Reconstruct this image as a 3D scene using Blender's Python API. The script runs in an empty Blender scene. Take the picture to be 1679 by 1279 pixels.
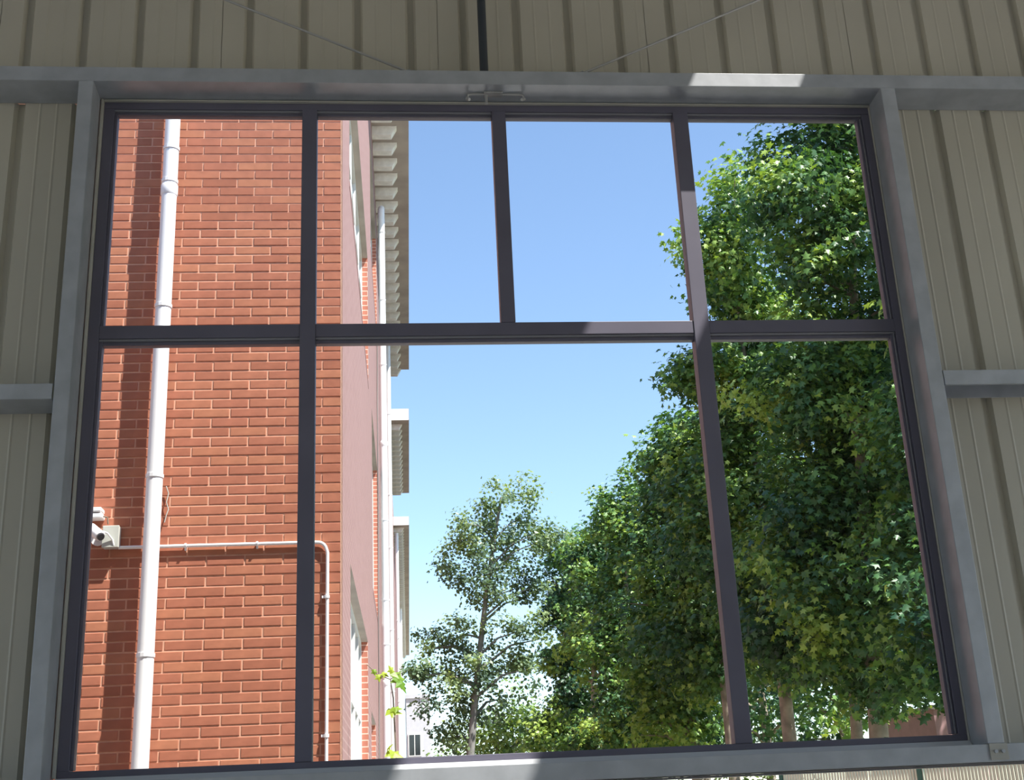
import bpy, math, random
import numpy as np
from mathutils import Matrix, Vector

random.seed(7)
rng = np.random.default_rng(11)
scene = bpy.context.scene
COL = scene.collection

# ------------------------------------------------------------------ camera
W, H, FPX = 1679, 1279, 2044.144
YAW, PITCH, ROLL = math.radians(5.7668), math.radians(19.1422), math.radians(-2.7025)
CAM = np.array([0.0, -4.75, 1.55])
_cy, _sy, _cp, _sp = math.cos(YAW), math.sin(YAW), math.cos(PITCH), math.sin(PITCH)
FW = np.array([_sy * _cp, _cy * _cp, _sp])
_r = np.array([_cy, -_sy, 0.0])
_u = np.cross(_r, FW)
RT = math.cos(ROLL) * _r + math.sin(ROLL) * _u
UP = -math.sin(ROLL) * _r + math.cos(ROLL) * _u
cam_data = bpy.data.cameras.new('camera')
cam_data.sensor_width = 36.0
cam_data.lens = FPX / W * 36.0
cam_data.clip_end = 500
cam = bpy.data.objects.new('camera', cam_data)
COL.objects.link(cam)
cam.matrix_world = Matrix(((RT[0], UP[0], -FW[0], CAM[0]), (RT[1], UP[1], -FW[1], CAM[1]),
                           (RT[2], UP[2], -FW[2], CAM[2]), (0, 0, 0, 1)))
scene.camera = cam


def project(p):
    d = np.asarray(p, float) - CAM
    z = d @ FW
    return W / 2 + FPX * (d @ RT) / z, H / 2 - FPX * (d @ UP) / z


# ------------------------------------------------------------------ world, sun, exposure
SUN_DIR = Vector((-1.4, 1.0, -3.0)).normalized()
world = bpy.data.worlds.new('sky')
scene.world = world
world.use_nodes = True
wn = world.node_tree
wn.nodes.clear()
sky = wn.nodes.new('ShaderNodeTexSky')
sky.sky_type = 'NISHITA'
sky.sun_disc = False
sky.sun_elevation = math.asin(-SUN_DIR.z)
sky.sun_rotation = math.atan2(-SUN_DIR.x, -SUN_DIR.y)
sky.altitude = 50
sky.air_density = 1.0
sky.dust_density = 0.2
sky.ozone_density = 1.2
bg = wn.nodes.new('ShaderNodeBackground')
bg.inputs['Strength'].default_value = 0.305
wo = wn.nodes.new('ShaderNodeOutputWorld')
wn.links.new(sky.outputs[0], bg.inputs['Color'])
wn.links.new(bg.outputs[0], wo.inputs['Surface'])

sun_data = bpy.data.lights.new('sun', 'SUN')
sun_data.energy = 12.0
sun_data.angle = math.radians(0.53)
sun_data.color = (1.0, 0.95, 0.88)
sun = bpy.data.objects.new('sun', sun_data)
COL.objects.link(sun)
sun.rotation_euler = SUN_DIR.to_track_quat('-Z', 'Y').to_euler()
sun.location = (20, -15, 40)

scene.view_settings.view_transform = 'Standard'
scene.view_settings.look = 'None'
scene.view_settings.gamma = 1.0
scene.view_settings.use_curve_mapping = False
scene.view_settings.exposure = 0.0
scene.cycles.use_denoising = True
scene.cycles.max_bounces = 10
scene.cycles.diffuse_bounces = 6
scene.cycles.transparent_max_bounces = 16
scene.cycles.sample_clamp_indirect = 6.0


# ------------------------------------------------------------------ materials
def mat(name, base, rough=0.6, metal=0.0, var=0.0, scale=4.0, bump=0.0, bscale=40.0, spec=0.5, stretch=None):
    m = bpy.data.materials.new(name)
    m.use_nodes = True
    n, l = m.node_tree.nodes, m.node_tree.links
    b = n['Principled BSDF']
    b.inputs['Roughness'].default_value = rough
    b.inputs['Metallic'].default_value = metal
    b.inputs['Specular IOR Level'].default_value = spec
    b.inputs['Base Color'].default_value = (*base, 1)
    co = n.new('ShaderNodeTexCoord')
    src = co.outputs['Object']
    if stretch:
        mp = n.new('ShaderNodeMapping')
        mp.inputs['Scale'].default_value = stretch
        l.new(src, mp.inputs[0])
        src = mp.outputs[0]
    if var > 0:
        t = n.new('ShaderNodeTexNoise')
        t.inputs['Scale'].default_value = scale
        t.inputs['Detail'].default_value = 5
        l.new(src, t.inputs['Vector'])
        r = n.new('ShaderNodeValToRGB')
        r.color_ramp.elements[0].position = 0.3
        r.color_ramp.elements[1].position = 0.7
        r.color_ramp.elements[0].color = (*[max(0, c * (1 - var)) for c in base], 1)
        r.color_ramp.elements[1].color = (*[min(1, c * (1 + var)) for c in base], 1)
        l.new(t.outputs['Fac'], r.inputs[0])
        l.new(r.outputs[0], b.inputs['Base Color'])
    if bump > 0:
        t2 = n.new('ShaderNodeTexNoise')
        t2.inputs['Scale'].default_value = bscale
        t2.inputs['Detail'].default_value = 4
        l.new(src, t2.inputs['Vector'])
        bp = n.new('ShaderNodeBump')
        bp.inputs['Strength'].default_value = bump
        bp.inputs['Distance'].default_value = 0.01
        l.new(t2.outputs['Fac'], bp.inputs['Height'])
        l.new(bp.outputs[0], b.inputs['Normal'])
    return m


def tone_mat(name, stops, rough, var=0.15, scale=30, bump=0.3, trans=0.0, spec=0.4):
    """colour ramp driven by the per-piece mesh attribute 'tone'"""
    m = bpy.data.materials.new(name)
    m.use_nodes = True
    n, l = m.node_tree.nodes, m.node_tree.links
    b = n['Principled BSDF']
    b.inputs['Roughness'].default_value = rough
    b.inputs['Specular IOR Level'].default_value = spec
    a = n.new('ShaderNodeAttribute')
    a.attribute_name = 'tone'
    r = n.new('ShaderNodeValToRGB')
    e = r.color_ramp.elements
    while len(e) < len(stops):
        e.new(0.5)
    for i, (p, c) in enumerate(stops):
        e[i].position = p
        e[i].color = (*c, 1)
    l.new(a.outputs['Fac'], r.inputs[0])
    colour = r.outputs[0]
    if var > 0:
        co = n.new('ShaderNodeTexCoord')
        t = n.new('ShaderNodeTexNoise')
        t.inputs['Scale'].default_value = scale
        t.inputs['Detail'].default_value = 6
        l.new(co.outputs['Object'], t.inputs['Vector'])
        hsv = n.new('ShaderNodeHueSaturation')
        mr = n.new('ShaderNodeMapRange')
        mr.inputs['From Min'].default_value = 0.25
        mr.inputs['From Max'].default_value = 0.75
        mr.inputs['To Min'].default_value = 1 - var
        mr.inputs['To Max'].default_value = 1 + var
        l.new(t.outputs['Fac'], mr.inputs['Value'])
        l.new(mr.outputs[0], hsv.inputs['Value'])
        l.new(colour, hsv.inputs['Color'])
        colour = hsv.outputs[0]
        if bump > 0:
            bp = n.new('ShaderNodeBump')
            bp.inputs['Strength'].default_value = bump
            bp.inputs['Distance'].default_value = 0.006
            l.new(t.outputs['Fac'], bp.inputs['Height'])
            l.new(bp.outputs[0], b.inputs['Normal'])
    l.new(colour, b.inputs['Base Color'])
    if trans > 0:
        tr = n.new('ShaderNodeBsdfTranslucent')
        mx = n.new('ShaderNodeMixRGB')
        mx.blend_type = 'MULTIPLY'
        mx.inputs['Fac'].default_value = 1
        mx.inputs['Color2'].default_value = (1.3, 1.25, 0.5, 1)
        l.new(colour, mx.inputs['Color1'])
        l.new(mx.outputs[0], tr.inputs['Color'])
        ms = n.new('ShaderNodeMixShader')
        ms.inputs[0].default_value = trans
        out = n['Material Output']
        l.new(b.outputs[0], ms.inputs[1])
        l.new(tr.outputs[0], ms.inputs[2])
        l.new(ms.outputs[0], out.inputs['Surface'])
    return m


def brick_tex_mat(name, c1, c2, mortar, axis, rough=0.85):
    """brick courses for surfaces seen too far off or too edge-on to build; axis = which local axis runs along the wall"""
    m = bpy.data.materials.new(name)
    m.use_nodes = True
    n, l = m.node_tree.nodes, m.node_tree.links
    b = n['Principled BSDF']
    b.inputs['Roughness'].default_value = rough
    co = n.new('ShaderNodeTexCoord')
    sp = n.new('ShaderNodeSeparateXYZ')
    cb = n.new('ShaderNodeCombineXYZ')
    l.new(co.outputs['Object'], sp.inputs[0])
    l.new(sp.outputs[axis], cb.inputs[0])
    l.new(sp.outputs['Z'], cb.inputs[1])
    t = n.new('ShaderNodeTexBrick')
    t.inputs['Scale'].default_value = 1.0
    t.inputs['Brick Width'].default_value = 0.253
    t.inputs['Row Height'].default_value = 0.06892
    t.inputs['Mortar Size'].default_value = 0.006
    t.inputs['Mortar Smooth'].default_value = 0.1
    t.inputs['Color1'].default_value = (*c1, 1)
    t.inputs['Color2'].default_value = (*c2, 1)
    t.inputs['Mortar'].default_value = (*mortar, 1)
    l.new(cb.outputs[0], t.inputs['Vector'])
    l.new(t.outputs['Color'], b.inputs['Base Color'])
    return m


def glass_mat(name, tint=(0.96, 0.98, 0.98), refl=0.6):
    m = bpy.data.materials.new(name)
    m.use_nodes = True
    n, l = m.node_tree.nodes, m.node_tree.links
    n.remove(n['Principled BSDF'])
    out = n['Material Output']
    tr = n.new('ShaderNodeBsdfTransparent')
    tr.inputs[0].default_value = (*tint, 1)
    gl = n.new('ShaderNodeBsdfGlossy')
    gl.inputs['Roughness'].default_value = 0.02
    gl.inputs['Color'].default_value = (refl, refl, refl, 1)
    fr = n.new('ShaderNodeFresnel')
    fr.inputs['IOR'].default_value = 1.45
    ms = n.new('ShaderNodeMixShader')
    l.new(fr.outputs[0], ms.inputs[0])
    l.new(tr.outputs[0], ms.inputs[1])
    l.new(gl.outputs[0], ms.inputs[2])
    l.new(ms.outputs[0], out.inputs['Surface'])
    return m


M = {}
M['cladding'] = mat('cladding_beige', (0.51, 0.485, 0.41), 0.45, var=0.06, scale=1.5)
M['galv'] = mat('galvanised_steel', (0.42, 0.445, 0.485), 0.38, metal=0.25, var=0.12, scale=9, bump=0.05, bscale=25, stretch=(1, 1, 1))
M['frame'] = mat('dark_window_frame', (0.125, 0.12, 0.165), 0.4, var=0.1, scale=3)
M['bead'] = mat('frame_bead', (0.22, 0.22, 0.25), 0.35)
M['seal'] = mat('beige_sealant', (0.42, 0.41, 0.37), 0.7, var=0.1)
M['flash'] = mat('sill_flashing', (0.52, 0.54, 0.58), 0.5)
M['rod'] = mat('steel_rod', (0.46, 0.46, 0.46), 0.5, metal=0.5)
M['dark_rod'] = mat('dark_tube', (0.05, 0.06, 0.075), 0.4, metal=0.2)
M['glass'] = glass_mat('window_glass', refl=0.2)
M['frp'] = glass_mat('skylight_sheet', (0.98, 0.98, 0.97), 0.3)
M['floor'] = mat('concrete_floor', (0.42, 0.41, 0.38), 0.6, var=0.15, scale=1.2, bump=0.1)
M['asphalt'] = mat('pale_road', (0.33, 0.32, 0.30), 0.9, var=0.2, scale=1.5, bump=0.3)
M['soil'] = mat('planting_soil', (0.16, 0.17, 0.08), 0.95, var=0.5, scale=1.2, bump=0.5, bscale=6)
M['brick'] = tone_mat('red_brick', [(0.0, (0.36, 0.125, 0.07)), (0.5, (0.41, 0.145, 0.085)), (1.0, (0.45, 0.175, 0.095))], 0.85,
                      var=0.12, scale=14, bump=0.35)
M['mortar'] = mat('pink_mortar', (0.68, 0.37, 0.25), 0.9, var=0.12, scale=20)
M['brick_far'] = brick_tex_mat('red_brick_beyond', (0.43, 0.145, 0.095), (0.5, 0.18, 0.115), (0.78, 0.5, 0.4), 'X')
M['side_brick'] = brick_tex_mat('sunlit_weathered_side_brick', (0.28, 0.155, 0.145), (0.31, 0.175, 0.165), (0.40, 0.26, 0.235), 'Y')  # pale efflorescence, plus the overexposed pink of strong sun put into the colour
M['jamb_brick'] = brick_tex_mat('jamb_brick', (0.43, 0.145, 0.095), (0.5, 0.18, 0.115), (0.78, 0.5, 0.4), 'X')
M['soffit'] = mat('eave_render', (0.45, 0.40, 0.36), 0.9, var=0.15, scale=2.5)
M['bracket'] = mat('flaking_white_render', (0.88, 0.87, 0.85), 0.9, var=0.12, scale=9, bump=0.3)
M['white'] = mat('white_plastic', (0.86, 0.85, 0.85), 0.35)
M['white_frame'] = mat('white_window_frame', (0.80, 0.80, 0.77), 0.45)
M['dark_glass'] = mat('dark_window_pane', (0.03, 0.035, 0.04), 0.05)
M['grey_box'] = mat('grey_box_plastic', (0.50, 0.51, 0.46), 0.5)
M['dark'] = mat('dark_plastic', (0.03, 0.03, 0.035), 0.4)
M['cable'] = mat('grey_cable', (0.16, 0.13, 0.12), 0.6)
M['bark'] = mat('pale_mottled_bark', (0.34, 0.28, 0.22), 0.9, var=0.45, scale=3.5, bump=0.5, bscale=12)
M['bark_grey'] = mat('grey_bark', (0.24, 0.23, 0.22), 0.9, var=0.3, scale=4, bump=0.4, bscale=12)
M['leaf'] = tone_mat('plane_leaf', [(0, (0.025, 0.075, 0.04)), (0.5, (0.07, 0.165, 0.055)), (0.75, (0.17, 0.31, 0.065)), (1, (0.36, 0.48, 0.10))],
                     0.42, var=0.0, trans=0.27)
M['leaf_pop'] = tone_mat('poplar_leaf', [(0, (0.09, 0.15, 0.12)), (0.5, (0.16, 0.25, 0.15)), (1, (0.33, 0.42, 0.20))], 0.4, var=0.0, trans=0.4)
M['leaf_light'] = tone_mat('light_leaf', [(0, (0.08, 0.15, 0.04)), (0.5, (0.15, 0.25, 0.05)), (1, (0.28, 0.36, 0.08))], 0.5, var=0.0, trans=0.3)
M['vine_leaf'] = tone_mat('vine_leaf', [(0, (0.12, 0.26, 0.02)), (1, (0.36, 0.46, 0.05))], 0.4, var=0.1, scale=40, trans=0.35)
M['vine_stem'] = mat('vine_stem', (0.18, 0.14, 0.10), 0.8)
M['grey_wall'] = mat('grey_render', (0.55, 0.55, 0.58), 0.85, var=0.05)
M['pink_wall'] = mat('pink_render', (0.48, 0.28, 0.29), 0.85, var=0.08)
M['picket'] = mat('pale_fence_metal', (0.62, 0.58, 0.46), 0.5, var=0.1, scale=5)
M['green_post'] = mat('green_post', (0.03, 0.10, 0.075), 0.5)
M['roof'] = mat('roof_sheet', (0.42, 0.42, 0.40), 0.5)


# ------------------------------------------------------------------ mesh helpers
class MB:
    def __init__(self):
        self.v, self.f, self.t = [], [], []

    def box(self, x0, x1, y0, y1, z0, z1, tone=None):
        b = len(self.v)
        self.v += [(x0, y0, z0), (x1, y0, z0), (x1, y1, z0), (x0, y1, z0), (x0, y0, z1), (x1, y0, z1), (x1, y1, z1), (x0, y1, z1)]
        for q in ((0, 3, 2, 1), (4, 5, 6, 7), (0, 1, 5, 4), (1, 2, 6, 5), (2, 3, 7, 6), (3, 0, 4, 7)):
            self.f.append(tuple(b + i for i in q))
            self.t.append(0.5 if tone is None else tone)
        return self

    def poly(self, pts, tone=0.5):
        b = len(self.v)
        self.v += [tuple(p) for p in pts]
        self.f.append(tuple(range(b, b + len(pts))))
        self.t.append(tone)
        return self

    def extrude(self, prof, axis, a0, a1, closed=True):
        """prof: list of 2-D points; axis 0/1/2 = extrusion axis"""
        def mk(p, a):
            if axis == 0:
                return (a, p[0], p[1])
            if axis == 1:
                return (p[0], a, p[1])
            return (p[0], p[1], a)
        b = len(self.v)
        n = len(prof)
        self.v += [mk(p, a0) for p in prof] + [mk(p, a1) for p in prof]
        m = n if closed else n - 1
        for i in range(m):
            j = (i + 1) % n
            self.f.append((b + i, b + j, b + n + j, b + n + i))
            self.t.append(0.5)
        if closed:
            self.f.append(tuple(b + i for i in range(n)))
            self.f.append(tuple(b + n + i for i in reversed(range(n))))
            self.t += [0.5, 0.5]
        return self

    def tube(self, pts, r, seg=10, caps=True):
        pts = [Vector(p) for p in pts]
        rs = r if isinstance(r, (list, tuple)) else [r] * len(pts)
        b = len(self.v)
        prev = None
        for i, p in enumerate(pts):
            d = (pts[min(i + 1, len(pts) - 1)] - pts[max(i - 1, 0)]).normalized()
            if prev is None:
                a = Vector((0, 0, 1)) if abs(d.z) < 0.9 else Vector((1, 0, 0))
                x = d.cross(a).normalized()
            else:
                x = (prev - d * prev.dot(d)).normalized()
            prev = x
            y = d.cross(x)
            for k in range(seg):
                t = 2 * math.pi * k / seg
                self.v.append(tuple(p + (x * math.cos(t) + y * math.sin(t)) * rs[i]))
        for i in range(len(pts) - 1):
            for k in range(seg):
                k2 = (k + 1) % seg
                self.f.append((b + i * seg + k, b + i * seg + k2, b + (i + 1) * seg + k2, b + (i + 1) * seg + k))
                self.t.append(0.5)
        if caps:
            e = b + (len(pts) - 1) * seg
            for st, rev in ((b, True), (e, False)):      # own vertices, so smooth shading stays off the caps
                c0 = len(self.v)
                self.v += [self.v[st + k] for k in range(seg)]
                ks = list(range(c0, c0 + seg))
                self.f.append(tuple(reversed(ks)) if rev else tuple(ks))
                self.t.append(0.5)
        return self

    def mesh(self, name, material, tone=False, smooth=False):
        me = bpy.data.meshes.new(name)
        me.from_pydata(self.v, [], self.f)
        me.materials.append(material)
        if tone:
            a = me.attributes.new('tone', 'FLOAT', 'FACE')
            a.data.foreach_set('value', self.t)
        if smooth:
            me.polygons.foreach_set('use_smooth', [True] * len(me.polygons))
        me.update()
        return me

    def build(self, name, material, parent=None, tone=False, smooth=False, bevel=0.0):
        o = bpy.data.objects.new(name, self.mesh(name, material, tone, smooth))
        COL.objects.link(o)
        if parent is not None:
            o.parent = parent
        if bevel > 0:
            md = o.modifiers.new('bevel', 'BEVEL')
            md.width = bevel
            md.segments = 2
            md.limit_method = 'ANGLE'
        return o


def empty(name, loc=(0, 0, 0), rz=0.0):
    o = bpy.data.objects.new(name, None)
    o.empty_display_size = 0.1
    o.location = loc
    o.rotation_euler = (0, 0, rz)
    COL.objects.link(o)
    return o


def tag(o, label=None, cat=None, group=None, kind=None):
    if label:
        o['label'] = label
    if cat:
        o['category'] = cat
    if group:
        o['group'] = group
    if kind:
        o['kind'] = kind
    return o


# ================================================================== THE HALL
HX0, HX1, HY0, ROOF = -8.0, 9.5, -11.0, 7.0
tag(MB().box(HX0, HX1, HY0, 0.06, -0.12, 0.0).build('floor', M['floor']), kind='structure')

# window wall: ribbed sheets
RIB0, RIBP = -1.568, 0.2385
wall_front = empty('wall_front', (0, 0.03, 0))
tag(wall_front, kind='structure')


def clad(x0, x1, z0, z1):
    """one pressed sheet from x0 to x1 with a groove at every rib position"""
    pts = [(x0, 0.0)]
    k0 = math.ceil((x0 - RIB0 + 0.03) / RIBP)
    k = k0
    while RIB0 + k * RIBP < x1 - 0.03:
        c = RIB0 + k * RIBP
        pts += [(c - 0.024, 0.0), (c - 0.013, 0.026), (c + 0.013, 0.026), (c + 0.024, 0.0)]
        for s in (0.085, 0.155):
            if c + s + 0.012 < x1:
                pts += [(c + s - 0.007, 0.0), (c + s, -0.002), (c + s + 0.007, 0.0)]
        k += 1
    pts.append((x1, 0.0))
    prof = pts + [(x, y + 0.0015) for x, y in reversed(pts)]
    return MB().extrude(prof, 2, z0, z1).build('cladding_sheet', M['cladding'], wall_front)


SHEET = 4 * RIBP
for j in range(-7, 9):
    sx0 = RIB0 - RIBP / 2 + j * SHEET
    sx1 = sx0 + SHEET
    a, b = max(sx0, HX0), min(sx1, HX1)
    if b - a < 0.05:
        continue
    clad(a, b + 0.002, 4.56, ROOF)                     # above the header
    if a < -1.235:
        clad(a, min(b, -1.235) + 0.002, 0.0, 4.558)    # left of the window
    if b > 2.20:
        clad(max(a, 2.20), b + 0.002, 1.70, 4.558)     # right of the window
        if b > 4.6:
            clad(max(a, 4.6), b + 0.002, 0.0, 1.698)
    if b > -1.235 and a < 4.6:                         # below the windows
        zt = 0.6
        clad(max(a, -1.235), min(b, 4.6) + 0.002, 0.0, zt)
        if a < 0.3:
            clad(max(a, -1.235), min(b, 0.3) + 0.002, zt, 1.698)

# other walls of the hall
for nm, xa in (('wall_left', HX0 - 0.1), ('wall_right', HX1)):
    ww = MB()
    ww.box(xa, xa + 0.1, HY0, 0.06, 0, 0.4).box(xa, xa + 0.1, HY0, 0.06, 5.4, ROOF)
    ww.box(xa, xa + 0.1, -1.4, 0.06, 0.4, 5.4).box(xa, xa + 0.1, HY0, -10.2, 0.4, 5.4)
    for yy in (-3.7, -5.8, -8.0):
        ww.box(xa, xa + 0.1, yy - 0.1, yy + 0.1, 0.4, 5.4)
    tag(ww.build(nm, M['cladding']), kind='structure')
tag(MB().box(HX0, HX1, HY0 - 0.1, HY0, 0, ROOF).build('wall_back', M['cladding']), kind='structure')

# roof with daylight strips running down the slope
ceil = MB()
strips = [(2.45 - 9.0, 2.96 - 9.0), (2.45 - 4.5, 2.96 - 4.5), (2.45, 2.96), (2.45 + 4.5, 2.96 + 4.5)]
SY1, SY0 = -0.928, -9.8
ceil.box(HX0 - 0.1, HX1 + 0.1, SY1, 0.06, ROOF, ROOF + 0.05).box(HX0 - 0.1, HX1 + 0.1, HY0 - 0.1, SY0, ROOF, ROOF + 0.05)
px = HX0 - 0.1
for s0, s1 in strips:
    ceil.box(px, s0, SY0, SY1, ROOF, ROOF + 0.05)
    px = s1
ceil.box(px, HX1 + 0.1, SY0, SY1, ROOF, ROOF + 0.05)
ceil_o = tag(ceil.build('ceiling', M['roof']), kind='structure')
for s0, s1 in strips:
    MB().box(s0 - 0.02, s1 + 0.02, SY0 - 0.02, SY1 + 0.02, ROOF + 0.051, ROOF + 0.056).build('skylight_sheet', M['frp'], ceil_o)

# ------------------------------------------------------------------ girts and posts (C sections)
GY = -0.15          # inner flange plane
T = 0.004


def girt_h(x0, x1, z0, z1, web, label, lip=0.014):
    """horizontal C girt; web at the bottom or top edge"""
    root = empty('wall_girt', (x0, GY, z0))
    L, h, d = x1 - x0, z1 - z0, -GY + 0.028
    if web == 'bottom':
        prof = [(0, 0), (d, 0), (d, h), (d - T, h), (d - T, T), (T, T), (T, h - T), (lip, h - T), (lip, h), (0, h)]
    else:
        prof = [(0, h), (0, 0), (lip, 0), (lip, T), (T, T), (T, h - T), (d - T, h - T), (d - T, 0), (d, 0), (d, h)]
    MB().extrude(prof, 0, 0, L).build('channel', M['galv'], root, bevel=0.0015)
    tag(root, label, 'girt')
    return root


hd = girt_h(-7.9, 9.4, 4.545, 4.612, 'bottom', 'long galvanised steel girt forming the header above the window')
girt_h(-7.9, -1.290, 3.146, 3.208, 'bottom', 'galvanised steel girt on the wall butting the left window post')
girt_h(2.232, 9.4, 3.152, 3.214, 'top', 'galvanised steel girt on the wall butting the right window post')
sg = girt_h(-7.9, 9.4, 1.684, 1.747, 'top', 'long galvanised steel girt under the window sill')


def post(x0, x1, web, label):
    z0, z1 = 1.749, 4.543
    root = empty('jamb_post', (x0, GY, z0))
    w, d = x1 - x0, -GY + 0.026
    if web == 'right':
        prof = [(w, 0), (w, d), (0, d), (0, d - T), (w - T, d - T), (w - T, T), (T, T), (T, 0.014), (0, 0.014), (0, 0)]
    else:
        prof = [(0, 0), (w, 0), (w, 0.014), (w - T, 0.014), (w - T, T), (T, T), (T, d - T), (w, d - T), (w, d), (0, d)]
    MB().extrude(prof, 2, 0, z1 - z0).build('channel', M['galv'], root, bevel=0.002)
    tag(root, label, 'post')
    return root


post(-1.283, -1.224, 'right', 'galvanised steel post at the left side of the window')
rp = post(2.163, 2.228, 'left', 'galvanised steel post at the right side of the window')
# fixing cleat under the right post
cl = empty('fixing_cleat', (2.165, GY - 0.004, 1.69))
MB().box(0, 0.068, -0.003, 0.003, 0, 0.058).build('plate', M['seal'], cl)
for bx_ in (0.02, 0.048):
    MB().tube([(bx_, -0.003, 0.03), (bx_, -0.011, 0.03)], 0.007, 6).build('bolt', M['galv'], cl)
tag(cl, 'small beige cleat plate bolted below the right window post', 'cleat')

# ------------------------------------------------------------------ window_1
XL, XR, ZT, ZB = -1.155, 2.105, 4.484, 1.797
ZRT, ZRB = 3.504, 3.424
M1, M2, M3 = (-0.374, -0.311), (0.448, 0.508), (1.256, 1.322)
FXL, FXR, FZT, FZB = -1.210, 2.158, 4.540, 1.770
win = tag(empty('window_1', (0.45, 0.0, FZB)), kind='structure')
WO = (0.45, 0.0, FZB)


def wpart(name, m, *boxes, bevel=0.002):
    mb = MB()
    for (x0, x1, y0, y1, z0, z1) in boxes:
        mb.box(x0 - WO[0], x1 - WO[0], y0, y1, z0 - WO[2], z1 - WO[2])
    return mb.build(name, m, win, bevel=bevel)


# outer frame: main bar and stepped inner bead
BW = 0.020
wpart('frame_head', M['frame'], (FXL, FXR, 0.0, 0.06, ZT + BW, FZT))
wpart('frame_sill', M['frame'], (FXL, FXR, 0.0, 0.06, FZB, ZB - 0.004))
wpart('frame_jamb', M['frame'], (FXL, XL - BW * 0.6, 0.0, 0.06, ZB - 0.004, ZT + BW))
wpart('frame_jamb', M['frame'], (XR + BW, FXR, 0.0, 0.06, ZB - 0.004, ZT + BW))
wpart('mullion', M['frame'], (M1[0], M1[1], -0.004, 0.06, ZB - 0.004, ZT + BW))
wpart('mullion', M['frame'], (M2[0], M2[1], -0.004, 0.06, ZRT, ZT + BW))
wpart('mullion', M['frame'], (M3[0], M3[1], -0.004, 0.06, ZB - 0.004, ZT + BW))
spans_top = [(XL, M1[0]), (M1[1], M2[0]), (M2[1], M3[0]), (M3[1], XR)]
spans_bot = [(XL, M1[0]), (M1[1], M3[0]), (M3[1], XR)]
for (a, b) in spans_bot:
    la = a - (BW * 0.6 if a == XL else 0)
    lb = b + (BW if b == XR else 0)
    wpart('transom', M['frame'], (la, lb, 0.0, 0.06, ZRB + 0.024, ZRT))
    wpart('glazing_bead', M['bead'], (la, lb, 0.006, 0.05, ZRB + 0.0145, ZRB + 0.024))
    wpart('glazing_bead', M['frame'], (la, lb, 0.016, 0.05, ZRB, ZRB + 0.0145))
for (a, b) in spans_top:
    la = a - (BW * 0.6 if a == XL else 0)
    lb = b + (BW if b == XR else 0)
    wpart('glazing_bead', M['bead'], (la, lb, 0.006, 0.05, ZT + 0.011, ZT + BW))
    wpart('glazing_bead', M['frame'], (la, lb, 0.016, 0.05, ZT, ZT + 0.011))
wpart('glazing_bead', M['bead'], (XR + 0.0105, XR + 0.0135, 0.004, 0.05, ZB, ZT))
wpart('glazing_bead', M['frame'], (XR, XR + 0.0105, 0.014, 0.05, ZB, ZT))
wpart('glazing_bead', M['frame'], (XR + 0.0135, XR + BW, 0.008, 0.05, ZB, ZT))
wpart('glazing_bead', M['frame'], (XL - BW * 0.6, XL, 0.012, 0.05, ZB, ZT))
# panes
for (a, b) in spans_top:
    wpart('pane', M['glass'], (a - 0.003, b + 0.003, 0.030, 0.0305, ZRT - 0.003, ZT + 0.003), bevel=0)
for (a, b) in spans_bot:
    wpart('pane', M['glass'], (a - 0.003, b + 0.003, 0.030, 0.0305, ZB - 0.003, ZRB + 0.003), bevel=0)
# sealant strip around the frame and the sill flashing
wpart('sealant_strip', M['seal'], (FXL, FXR, -0.012, 0.05, FZT + 0.001, FZT + 0.004))
wpart('sealant_strip', M['seal'], (FXL - 0.010, FXL - 0.0005, -0.022, 0.04, FZB, FZT))
wpart('sealant_strip', M['seal'], (FXR + 0.0005, FXR + 0.004, -0.012, 0.04, FZB, FZT))
wpart('sealant_strip', M['seal'], (FXL, FXR, -0.018, -0.001, FZT - 0.006, FZT + 0.0005))
fz = -0.001
MB().extrude([(-0.038, -0.024), (0.05, -0.024), (0.05, fz), (-0.016, fz)], 0, FXL - WO[0], FXR - WO[0]).build('sill_flashing', M['flash'], win)

# ------------------------------------------------------------------ window_2, the low window under the sill girt
w2 = tag(empty('window_2', (2.45, 0.0, 0.6)), kind='structure')


def w2part(name, m, x0, x1, y0, y1, z0, z1):
    return MB().box(x0 - 2.45, x1 - 2.45, y0, y1, z0 - 0.6, z1 - 0.6).build(name, m, w2)


w2part('frame_head', M['bead'], 0.3, 4.6, 0.0, 0.05, 1.676, 1.683)
w2part('frame_sill', M['frame'], 0.3, 4.6, 0.0, 0.05, 0.6, 0.64)
w2part('frame_jamb', M['frame'], 0.3, 0.34, 0.0, 0.05, 0.64, 1.676)
w2part('frame_jamb', M['frame'], 4.56, 4.6, 0.0, 0.05, 0.64, 1.676)
w2part('pane', M['glass'], 0.34, 4.56, 0.025, 0.0255, 0.64, 1.676)

# ------------------------------------------------------------------ brace rods, sag tube, latch
def rod(p, q, r, label, name='brace_rod', m='rod'):
    o = empty(name, p)
    d = Vector(q) - Vector(p)
    MB().tube([(0, 0, 0), tuple(d)], r, 8).build('bar', M[m], o, smooth=True)
    n = d.normalized()
    MB().tube([tuple(n * 0.004), tuple(n * 0.022)], r * 2.0, 6).build('nut', M['galv'], o)
    tag(o, label, 'rod')
    return o


zt = 4.613
rod((0.10, -0.05, zt + 0.05), (-2.53, -0.05, 5.85), 0.0055, 'thin steel brace rod rising to the left above the header')
rod((0.84, -0.05, zt + 0.05), (3.5, -0.05, 5.93), 0.0055, 'thin steel brace rod rising to the right above the header')
rod((0.418, -0.05, zt), (0.418, -0.05, 6.9), 0.019, 'dark upright steel tube above the middle of the window', 'sag_tube', 'dark_rod')

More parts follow.
